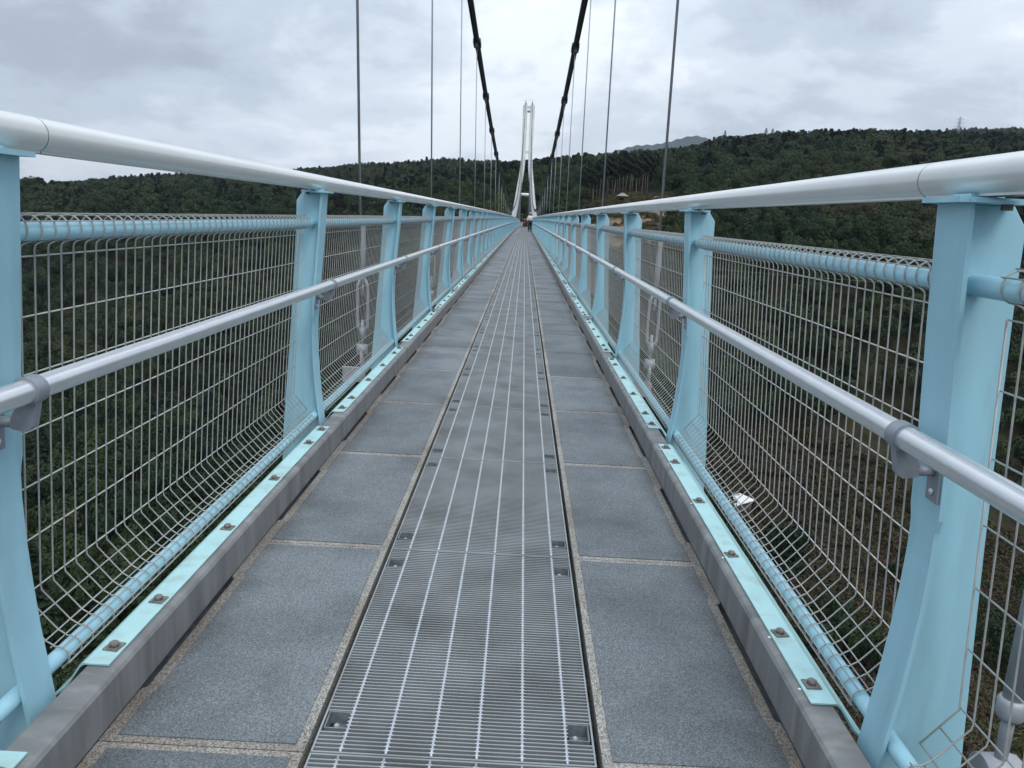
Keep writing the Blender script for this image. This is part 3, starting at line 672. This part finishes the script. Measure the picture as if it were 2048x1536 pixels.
for me in CC+CCF+CD+[CCS]: me.materials.append(LC)
for me in CU: me.materials.append(LU)
CBY = [crown('cone', 91, 700, .06)]; CBY[0].materials.append(LY)

# candidate positions
def scatter(t0, t1, r0, r1, cell0, cell1):
    pts = []; r = r0
    while r < r1:
        c = cell0+(cell1-cell0)*(r-r0)/(r1-r0); n = int((t1-t0)*r/c)
        a = t0+(np.arange(n)+rng.uniform(-.42, .42, n)+.5)*(t1-t0)/max(n, 1); q = r+rng.uniform(-.45, .45, n)*c
        pts.append(np.stack([q*np.sin(a), q*np.cos(a), np.full(n, c)], 1)); r += c*0.92
    return np.concatenate(pts)
P = scatter(R(-44), R(44), 62, 420, 6.0, 8.8)
P2 = scatter(R(-42), R(42), 420, 1560, 8.6, 11.0)
P3 = scatter(R(16), R(38), 1560, 1900, 11, 12)
P = np.concatenate([P, P2, P3]); x, y, c = P.T
t_ = x/y; keep = ~bare(x, y) & ~((t_ > .066) & (t_ < .2) & (y > 262) & (y < 322))
yr_ = tab(YR, t_); keep &= (y < yr_*1.10) | (t_ > .36)
keep &= ~((np.abs(x) < 9) & (y > 240) & (y < 262))
scrub = (t_ > .22+tnoise(x*4, y*4)*.06) & (y < 150+tnoise(x*2, y*2)*14) & (y > 60)
keep &= ~((np.abs(x-.3088*135) < 5.5) & (np.abs(y-131) < 9))
keep &= ~((t_ > .070) & (t_ < .165) & (y > 318) & (y < 352))
keep &= ~scrub | (rng.random(len(x)) < .12)
x, y, c, t_, scrub = (q[keep] for q in (x, y, c, t_, scrub)); tall = scrub.copy(); scrub[:] = False
Ps = scatter(R(8), R(44), 55, 172, 2.2, 2.6); xs_, ys_ = Ps[:, 0], Ps[:, 1]; ts_ = xs_/ys_
ks = (ts_ > .20+tnoise(xs_*4, ys_*4)*.06) & (ys_ < 154+tnoise(xs_*2, ys_*2)*14); xs_, ys_ = xs_[ks], ys_[ks]
x, y, c = np.concatenate([x, xs_]), np.concatenate([y, ys_]), np.concatenate([c, np.full(len(xs_), 3.)]); scrub = np.zeros(len(x), bool); scrub[-len(xs_):] = True
t_ = x/y; z = ground(x, y)
cn = tnoise(x*.7+400, y*.7)+rng.normal(0, .5, len(x)); con = (cn > .9)
con |= (y > 430) & (rng.random(len(x)) < .30)
con &= ~scrub
# on the skyline the conifers show as small spikes
dist = np.hypot(x, y)
infr = (t_ > -.68) & (t_ < .66) & (y > 60)
near = np.argsort(np.where(infr & ~scrub & (dist > 70), dist, 1e9))[:290]; isnear = np.zeros(len(x), bool); isnear[near] = True
def put_tree(name, label, cat, group, cm, tmesh, loc, h, w, rot, base=0.35):
    o = thing(name, label, cat, loc, group, (0, 0, rot)); ob('trunk', tmesh, o, scale=(1, 1, h/8.0))
    ob('crown', cm, o, (0, 0, h*base), (0, 0, 0), (w, w, h*.62)); return o
TM_ = [trunk_mesh(i, 6.5, .22, BARK) for i in range(3)]; TMC = trunk_mesh(9, 7.5, .2, BARK, 0)
TMD = trunk_mesh(12, 12.0, .24, BARKP, 0)
for i in near:
    s = c[i]*rng.uniform(.70, 1.35); left = x[i] < 0
    side = 'left' if left else 'right'
    if con[i]:
        put_tree('conifer_tree', f'dark narrow conifer standing among the broadleaf trees in the valley {side} of the bridge', 'tree', f'conifers in the valley {side} of the bridge', CC[i % 2], TMC, (x[i], y[i], z[i]), s*1.55, s*1.05, rng.uniform(0, 6.28), .18)
    else:
        put_tree('broadleaf_tree', f'dark green broadleaf tree with rounded crown in the valley {side} of the bridge', 'tree', f'broadleaf trees in the valley {side} of the bridge', CB[i % 4], TM_[i % 3], (x[i], y[i], z[i]), s*1.45, s*.66, rng.uniform(0, 6.28))
# the rest as one forest
def forest(name, mask, variants, wfun, label=None):
    idx = np.nonzero(mask)[0]
    col = bpy.data.collections.new(name+'_variants')
    for j, me in enumerate(variants): col.objects.link(bpy.data.objects.new(f'{name}_variant', me))
    pm = bpy.data.meshes.new(name); W_, H_, B_ = wfun(idx)
    pm.from_pydata(np.stack([x[idx], y[idx], z[idx]+B_], 1).tolist(), [], [])
    a = pm.attributes.new('sc', 'FLOAT_VECTOR', 'POINT'); a.data.foreach_set('vector', np.stack([W_, W_, H_], 1).astype(np.float32).ravel())
    a = pm.attributes.new('rt', 'FLOAT_VECTOR', 'POINT'); a.data.foreach_set('vector', np.stack([rng.normal(0, .06, len(idx)), rng.normal(0, .06, len(idx)), rng.uniform(0, 6.28, len(idx))], 1).astype(np.float32).ravel())
    a = pm.attributes.new('vi', 'INT', 'POINT'); a.data.foreach_set('value', rng.integers(0, len(variants), len(idx)).astype(np.int32))
    o = ob(name, pm, kind='stuff')
    if label: o['label'] = label; o['category'] = 'forest'
    g = bpy.data.node_groups.new(name, 'GeometryNodeTree'); g.interface.new_socket('Geometry', in_out='INPUT', socket_type='NodeSocketGeometry'); g.interface.new_socket('Geometry', in_out='OUTPUT', socket_type='NodeSocketGeometry')
    n = g.nodes; gi, go = n.new('NodeGroupInput'), n.new('NodeGroupOutput'); ci = n.new('GeometryNodeCollectionInfo'); ci.inputs['Collection'].default_value = col
    ci.inputs['Separate Children'].default_value = True; ci.inputs['Reset Children'].default_value = True
    ip = n.new('GeometryNodeInstanceOnPoints'); ip.inputs['Pick Instance'].default_value = True
    def at(nm, ty, sock):
        q = n.new('GeometryNodeInputNamedAttribute'); q.data_type = ty; q.inputs['Name'].default_value = nm; g.links.new(q.outputs['Attribute'], ip.inputs[sock])
    at('sc', 'FLOAT_VECTOR', 'Scale'); at('vi', 'INT', 'Instance Index')
    q = n.new('GeometryNodeInputNamedAttribute'); q.data_type = 'FLOAT_VECTOR'; q.inputs['Name'].default_value = 'rt'
    er = n.new('FunctionNodeEulerToRotation'); g.links.new(q.outputs['Attribute'], er.inputs[0]); g.links.new(er.outputs[0], ip.inputs['Rotation'])
    g.links.new(gi.outputs[0], ip.inputs['Points']); g.links.new(ci.outputs[0], ip.inputs['Instance']); g.links.new(ip.outputs[0], go.inputs[0])
    md = o.modifiers.new('scatter', 'NODES'); md.node_group = g; return o
fb = lambda idx: (c[idx]*rng.uniform(.48, .78, len(idx)), c[idx]*rng.uniform(.62, 1.05, len(idx)), c[idx]*rng.uniform(.3, .7, len(idx)))
fc = lambda idx: (c[idx]*rng.uniform(.95, 1.3, len(idx)), c[idx]*rng.uniform(.42, .72, len(idx)), c[idx]*.1)
fu = lambda idx: (rng.uniform(2.6, 5.0, len(idx)), rng.uniform(1.6, 4.6, len(idx)), np.zeros(len(idx)))
forest('broadleaf_forest', ~isnear & ~con & ~scrub & (dist < 420), CB, fb, 'dark green broadleaf forest covering the valley floor and slopes')
forest('hillside_forest', ~isnear & ~con & ~scrub & (dist >= 420), CF, fb, 'dense green forest covering the hills up to the skyline')
forest('conifer_forest', ~isnear & con & ~scrub, CCF, fc, 'dark conifers scattered through the forested hills')
forest('undergrowth', scrub, CU, fu, 'brown and olive scrub on the valley floor at the right')
isv = ~scrub & (dist < 170); 

def shrubs():
    n = 900; tt_ = rng.uniform(.066, .22, n); yy_ = rng.uniform(200, 322, n); xx_ = tt_*yy_
    b_ = bare(xx_, yy_); k = (~b_ & (yy_ > 262)) | (b_ & (rng.random(n) < .22)); return xx_[k], yy_[k]
sx_, sy_ = shrubs(); x, y = np.concatenate([x, sx_]), np.concatenate([y, sy_]); c = np.concatenate([c, np.full(len(sx_), 3.0)])
z = np.concatenate([z, ground(sx_, sy_)]); mk_ = np.zeros(len(x), bool); mk_[-len(sx_):] = True
LS = leafmat('olive_shrub_foliage', [(0.036, 0.040, 0.014), (0.056, 0.054, 0.018), (0.075, 0.058, 0.026), (0.040, 0.050, 0.016)])
CS = [crown('broad', 131+i, 420, .10) for i in range(3)]
for me in CS: me.materials.append(LS)
forest('clearing_shrubs', mk_, CS, lambda idx: (rng.uniform(1.4, 3.0, len(idx)), rng.uniform(1.2, 2.6, len(idx)), np.zeros(len(idx))), 'olive shrubs scattered over the cleared slope below the cedar grove')
# cedar grove above the clearing
def gz(px_, py_): return float(ground(px_, py_))
for i in range(26):
    t0 = .074+.088*(i+random.uniform(-.7, .7))/25; yv = random.choice([322, 330, 338, 346])+random.uniform(-3, 3); xx = t0*yv
    o = thing('cedar_tree', 'tall cedar with bare pale trunk in the dark grove above the cleared slope', 'tree', (xx, yv, gz(xx, yv)), 'cedars in the grove above the clearing', (0, 0, i*1.3))
    hh = random.uniform(.92, 1.15)
    ob('trunk', TMD, o, scale=(1, 1, hh)); ob('crown', CD[i % 3], o, (0, 0, 8.0*hh), scale=(6.6, 6.6, 4.7))
for tv, sv_, hh, lab in ((0.2424, .1083, 11, 'lone spruce rising above the ridge line at the right'), (.2925, .1187, 9, 'pointed spruce at the corner of the right ridge line'), (.3005, .119, 8, 'shorter spruce just right of the ridge corner')):
    yv = np.interp(tv, TT, YR)-6; xx = tv*yv; o = thing('spruce_tree', lab, 'tree', (xx, yv, gz(xx, yv)))
    ob('trunk', TMC, o, scale=(1.2, 1.2, 1.2)); ob('crown', CCS, o, (0, 0, 8.5), scale=(9, 9, hh/2.2))
for i, (tv, yv, h_) in enumerate([(-.0325, 285, 9), (-.0290, 288, 10.5), (-.0350, 290, 8), (-.0305, 292, 9.5)]):
    o = thing('bamboo_clump', 'yellow green bamboo clump left of the far tower foot', 'bamboo', (tv*yv, yv, gz(tv*yv, yv)), 'bamboo left of the far tower')
    ob('foliage', CBY[0], o, (0, 0, 1), (0, 0, i), (4.5, 4.5, (h_+6)*.45))

# ------------------------------------------------------------------ small things on the hills
def pylon(tv, yv, label, H, zb):
    xx = tv*yv; o = thing('transmission_tower', label, 'power pylon', (xx, yv, zb)); b = MB(); r_ = .16
    for sx in (-1, 1):
        for sy in (-1, 1): b.tube([(sx*2.6, sy*2.6, 0), (sx*.7, sy*.7, H*.62), (sx*.35, sy*.35, H)], r_, 4)
    zz = [0, .14, .28, .42, .54, .64, .73, .82, .91]
    wd = lambda f: 2.6+(.7-2.6)*f/.62 if f < .62 else .7+(.35-.7)*(f-.62)/.38
    for a_, b_ in zip(zz, zz[1:]):
        for s_ in (-1, 1):
            b.tube([(-wd(a_), s_*wd(a_), a_*H), (wd(b_), s_*wd(b_), b_*H)], .09, 3); b.tube([(wd(a_), s_*wd(a_), a_*H), (-wd(b_), s_*wd(b_), b_*H)], .09, 3)
            b.tube([(s_*wd(a_), -wd(a_), a_*H), (s_*wd(b_), wd(b_), b_*H)], .09, 3)
    ob('lattice', b.mesh('lattice', M['tgrey']), o)
    for f, L in ((.68, 4.2), (.80, 3.6), (.92, 3.0)):
        am = MB(); 
        for s_ in (-1, 1): am.tube([(0, 0, f*H+.9), (s_*L, 0, f*H)], .12, 3); am.tube([(0, 0, f*H-.2), (s_*L, 0, f*H)], .12, 3)
        ob('cross_arm', am.mesh('cross_arm', M['tgrey']), o)
pylon(-.4664, 1340, 'lattice power pylon on the left skyline', 26, .0333*1340-26)
pylon(.5275, 655, 'lattice power pylon on the right skyline', 24, .1483*655-24)
def small(name, label, cat, tv, sv_, yv, parts, group=None, rz=0, grounded=True):
    xx = tv*yv; o = thing(name, label, cat, (xx, yv, gz(xx, yv) if grounded else sv_*yv), group, (0, 0, rz))
    for nm, b, m_ in parts: ob(nm, b.mesh(nm, m_), o)
    return o
WH = mat('white_roof', (.72, .72, .70), .6, var=.15, vscale=1); TAN = mat('tan_roof', (.24, .22, .17), .8, var=.2, vscale=1); DG = mat('dark_glass', (.03, .035, .04), .2)
gp_ = MB()
for s_ in (-1, 1):
    for q in (-1, 1): gp_.box(s_*1.5-.1, s_*1.5+.1, q*1.5-.1, q*1.5+.1, 0, 2.2)
small('gazebo', 'small open gazebo with tan hipped roof on the clearing edge', 'gazebo', .1221, .0269, 312, [('roof', MB().add([(-2.3, -2.3, 2.2), (2.3, -2.3, 2.2), (2.3, 2.3, 2.2), (-2.3, 2.3, 2.2), (-.4, 0, 3.5), (.4, 0, 3.5)], [(0, 1, 5, 4), (2, 3, 4, 5), (1, 2, 5), (3, 0, 4), (3, 2, 1, 0)]), TAN), ('posts', gp_, BARK)])
car = [('body', MB().prism([(-2, .3), (2, .3), (2.05, .8), (1.3, .9), (.8, 1.45), (-1.5, 1.5), (-2.0, .9)], [-.85, .85]), WH), ('window', MB().prism([(-1.4, .95), (1.15, .95), (.75, 1.38), (-1.35, 1.42)], [-.87, .87]), DG)]
for wx in (-1.25, 1.25):
    for wyv in (-.75, .6): car.append(('wheel', MB().tube([(wx, wyv, .32), (wx, wyv+.2, .32)], .32, 12, smooth=False), M['rubber']))
small('parked_car', 'small white car parked at the edge of the dark cedar grove', 'car', .1680, .037, 312, car)
fn = [('rail', MB().box(-7, 7, -.05, .05, 1.0, 1.1), BARKP)]
for q in range(-7, 8, 2): fn.append(('post', MB().box(q-.06, q+.06, -.06, .06, 0, 1.2), BARKP))
small('wooden_fence', 'low wooden fence on the clearing beside the gazebo', 'fence', .095, .02, 300, fn)
small('storage_hut', 'low white roofed hut on the scrubby valley floor below the right railing', 'hut', .3088, -.3708, 135, [('roof', MB().prism([(-2.4, 2.1), (2.4, 2.5), (2.4, 2.62), (-2.4, 2.22)], [-2.6, 2.6]), WH), ('wall', MB().box(-2.0, 2.0, -2.2, 2.2, -.5, 2.1), BARK)], rz=.5)
pw = thing('power_line', 'two thin power wires crossing the valley at the right', 'power line', (0, 0, 0))
for k, (za, zb) in enumerate(((-1.2, 3.2), (-3.6, -.4))):
    pts = [(38+i*12, 170-i*2, za+(zb-za)*i/8-2.2*math.sin(i/8*math.pi)) for i in range(9)]
    ob('wire', MB().tube([(a, b_, c_-4) for a, b_, c_ in pts], .014, 4).mesh('wire', M['wire']), pw)
# haze
hz = MB().box(-2660, 2660, -2660, 7900, -560, 640)
hm_ = bpy.data.materials.new('haze'); hm_.use_nodes = True; tt = hm_.node_tree; tt.nodes.clear()
pv = tt.nodes.new('ShaderNodeVolumePrincipled'); mo = tt.nodes.new('ShaderNodeOutputMaterial'); tt.links.new(pv.outputs[0], mo.inputs['Volume'])
pv.inputs['Color'].default_value = (.80, .87, 1, 1); pv.inputs['Density'].default_value = HAZE; pv.inputs['Anisotropy'].default_value = 0.0
if HAZE: ob('haze', hz.mesh('haze', hm_), kind='stuff')

# ------------------------------------------------------------------ people
def skin(name, pts, edges, rad, m, parent, root=0, sub=1):
    me = bpy.data.meshes.new(name); me.from_pydata(pts, edges, []); me.materials.append(m)
    o = ob(name, me, parent); sk = o.modifiers.new('skin', 'SKIN'); sk.use_smooth_shade = True
    for i, v in enumerate(me.skin_vertices[0].data if me.skin_vertices else []): v.radius = rad[i] if isinstance(rad[i], tuple) else (rad[i], rad[i]); v.use_root = (i == root)
    ss = o.modifiers.new('sub', 'SUBSURF'); ss.levels = sub; ss.render_levels = sub; return o
def person(label, loc, rz, h, top, legs, skinc, hair, hat=None, stride=.12, bag=None, skirt=False, arms=0.0):
    o = thing('person', label, 'person', loc, 'people walking on the bridge', (0, 0, rz)); k = h/1.70
    cl = lambda n, c_, r_=.8: mat(n, c_, r_, var=.15, vscale=12)
    mt, ml, ms, mh = cl('top_cloth', top), cl('leg_cloth', legs), cl('skin_tone', skinc, .5), cl('hair', hair, .6)
    sx = lambda pts: [(a*k, b*k, c_*k) for a, b, c_ in pts]
    J = [(0, 0, .95), (0, .0, 1.15), (0, .01, 1.38), (0, 0, 1.47), (0, -.01, 1.54), (0, -.015, 1.62),       # pelvis..head
         (.19, 0, 1.40), (.24, .02+arms*.3, 1.12), (.22, -.10-arms, .90+arms), (-.19, 0, 1.40), (-.24, .02, 1.12), (-.23, -.06, .88),
         (.10, 0, .90), (.11, -stride*.5, .50), (.11, -stride, .09), (.11, -stride-.13, .04),
         (-.10, 0, .90), (-.11, stride*.3, .50), (-.11, stride, .10), (-.11, stride-.13, .05)]
    E_ = [(0, 1), (1, 2), (2, 3), (3, 4), (4, 5), (2, 6), (6, 7), (7, 8), (2, 9), (9, 10), (10, 11), (0, 12), (12, 13), (13, 14), (14, 15), (0, 16), (16, 17), (17, 18), (18, 19)]
    rd = [.13, .12, .13, .055, .065, .095, .055, .04, .032, .055, .04, .032, .085, .055, .04, .035, .085, .055, .04, .035]
    body = skin('body', sx(J), E_, [r_*k for r_ in rd], ms, o)
    sel = [0, 1, 2, 6, 7, 8, 9, 10, 11]; mp = {a: i for i, a in enumerate(sel)}
    P_ = [J[i] for i in sel]; P_[5] = tuple(np.array(J[7])*.25+np.array(J[8])*.75); P_[8] = tuple(np.array(J[10])*.25+np.array(J[11])*.75)
    skin('jacket', sx(P_), [(0, 1), (1, 2), (2, 3), (3, 4), (4, 5), (2, 6), (6, 7), (7, 8)], [r_*k for r_ in (.18, .17, .185, .10, .08, .065, .10, .08, .065)], mt, o)
    if skirt: ob('skirt', MB().tube(sx([(0, 0, 1.02), (0, 0, .8), (0, 0, .52)]), [.15*k, .19*k, .26*k], 14).mesh('skirt', ml), o)
    sel = [0, 12, 13, 14, 16, 17, 18]; P_ = [J[i] for i in sel]
    skin('trousers', sx(P_), [(0, 1), (1, 2), (2, 3), (0, 4), (4, 5), (5, 6)], [r_*k for r_ in (.17, .135, .105, .085, .135, .105, .085)], ml, o)
    for sgn, i in ((1, 14), (-1, 18)):
        q = J[i]; ob('shoe', MB().tube(sx([(q[0], q[1]+.06, .04), (q[0], q[1]-.05, .045), (q[0], q[1]-.19, .03)]), [.045*k, .05*k, .03*k], 8).mesh('shoe', cl('shoe', (.03, .03, .03))), o)
    hd = MB(); c_ = (0, .02*k, 1.645*k)
    vs = []; n1_, n2_ = 7, 12
    for i in range(n1_):
        ph = i/(n1_-1)*math.pi*.62
        for j in range(n2_): a = j*2*math.pi/n2_; vs.append((c_[0]+.108*k*math.sin(ph)*math.cos(a), c_[1]+.118*k*math.sin(ph)*math.sin(a), c_[2]+.115*k*math.cos(ph)))
    ob('hair', hd.add(vs, [(i*n2_+j, i*n2_+(j+1) % n2_, (i+1)*n2_+(j+1) % n2_, (i+1)*n2_+j) for i in range(n1_-1) for j in range(n2_)], True).mesh('hair', mh), o)
    ob('nose', MB().tube(sx([(0, -.10, 1.645), (0, -.122, 1.615), (0, -.10, 1.605)]), [.01*k, .016*k, .012*k], 6).mesh('nose', ms), o)
    for e_ in (-1, 1): ob('eye', MB().tube(sx([(e_*.035, -.095, 1.655), (e_*.035, -.105, 1.655)]), .011*k, 6).mesh('eye', M['dark']), o)
    if hat:
        hm = MB().tube(sx([(0, 0, 1.66), (0, 0, 1.72), (0, 0, 1.77)]), [.125*k, .12*k, .06*k], 14); hm.tube(sx([(0, -.02, 1.665), (0, -.02, 1.68)]), [.17*k, .16*k], 14)
        ob('hat', hm.mesh('hat', cl('hat', hat)), o)
    if bag:
        bc, bp, bs = bag; b = MB(); b.box(*[v*k for v in (bp[0]-bs[0], bp[0]+bs[0], bp[1]-bs[1], bp[1]+bs[1], bp[2]-bs[2], bp[2]+bs[2])])
        bevel(ob('bag', b.mesh('bag', cl('bag', bc)), o), .03, 3)
    return o
pz = lambda y: dz(y)+.003
person('person in white top, grey cap and dark trousers standing at the right of the walkway', (.62, 71, pz(71)+.07), 0.5, 1.62, (.75, .76, .74), (.018, .02, .035), (.55, .36, .27), (.03, .025, .02), hat=(.45, .46, .48), bag=((.12, .14, .04), (-.2, -.05, .98), (.09, .05, .11)), stride=.03, arms=.08)
person('person in bulky black jacket and pale trousers at the left of the far group', (-.36, 136, pz(136)), 2.9, 1.66, (.012, .012, .014), (.60, .58, .55), (.5, .33, .25), (.02, .018, .015), bag=((.012, .012, .014), (0, .18, 1.2), (.2, .13, .26)))
person('person with orange red skirt in the middle of the far group', (.12, 134, pz(134)), .2, 1.55, (.05, .03, .03), (.22, .035, .015), (.5, .33, .25), (.02, .018, .015), skirt=True, bag=((.16, .04, .02), (.2, -.08, .9), (.08, .05, .09)))
person('person in olive brown coat and dark trousers beside the far group', (.50, 138, pz(138)), .3, 1.68, (.17, .15, .10), (.03, .03, .04), (.5, .33, .25), (.05, .04, .03))
person('person in dusty pink top walking behind the far group', (.10, 158, pz(158)), .1, 1.62, (.50, .24, .24), (.05, .05, .06), (.5, .33, .25), (.03, .02, .02))
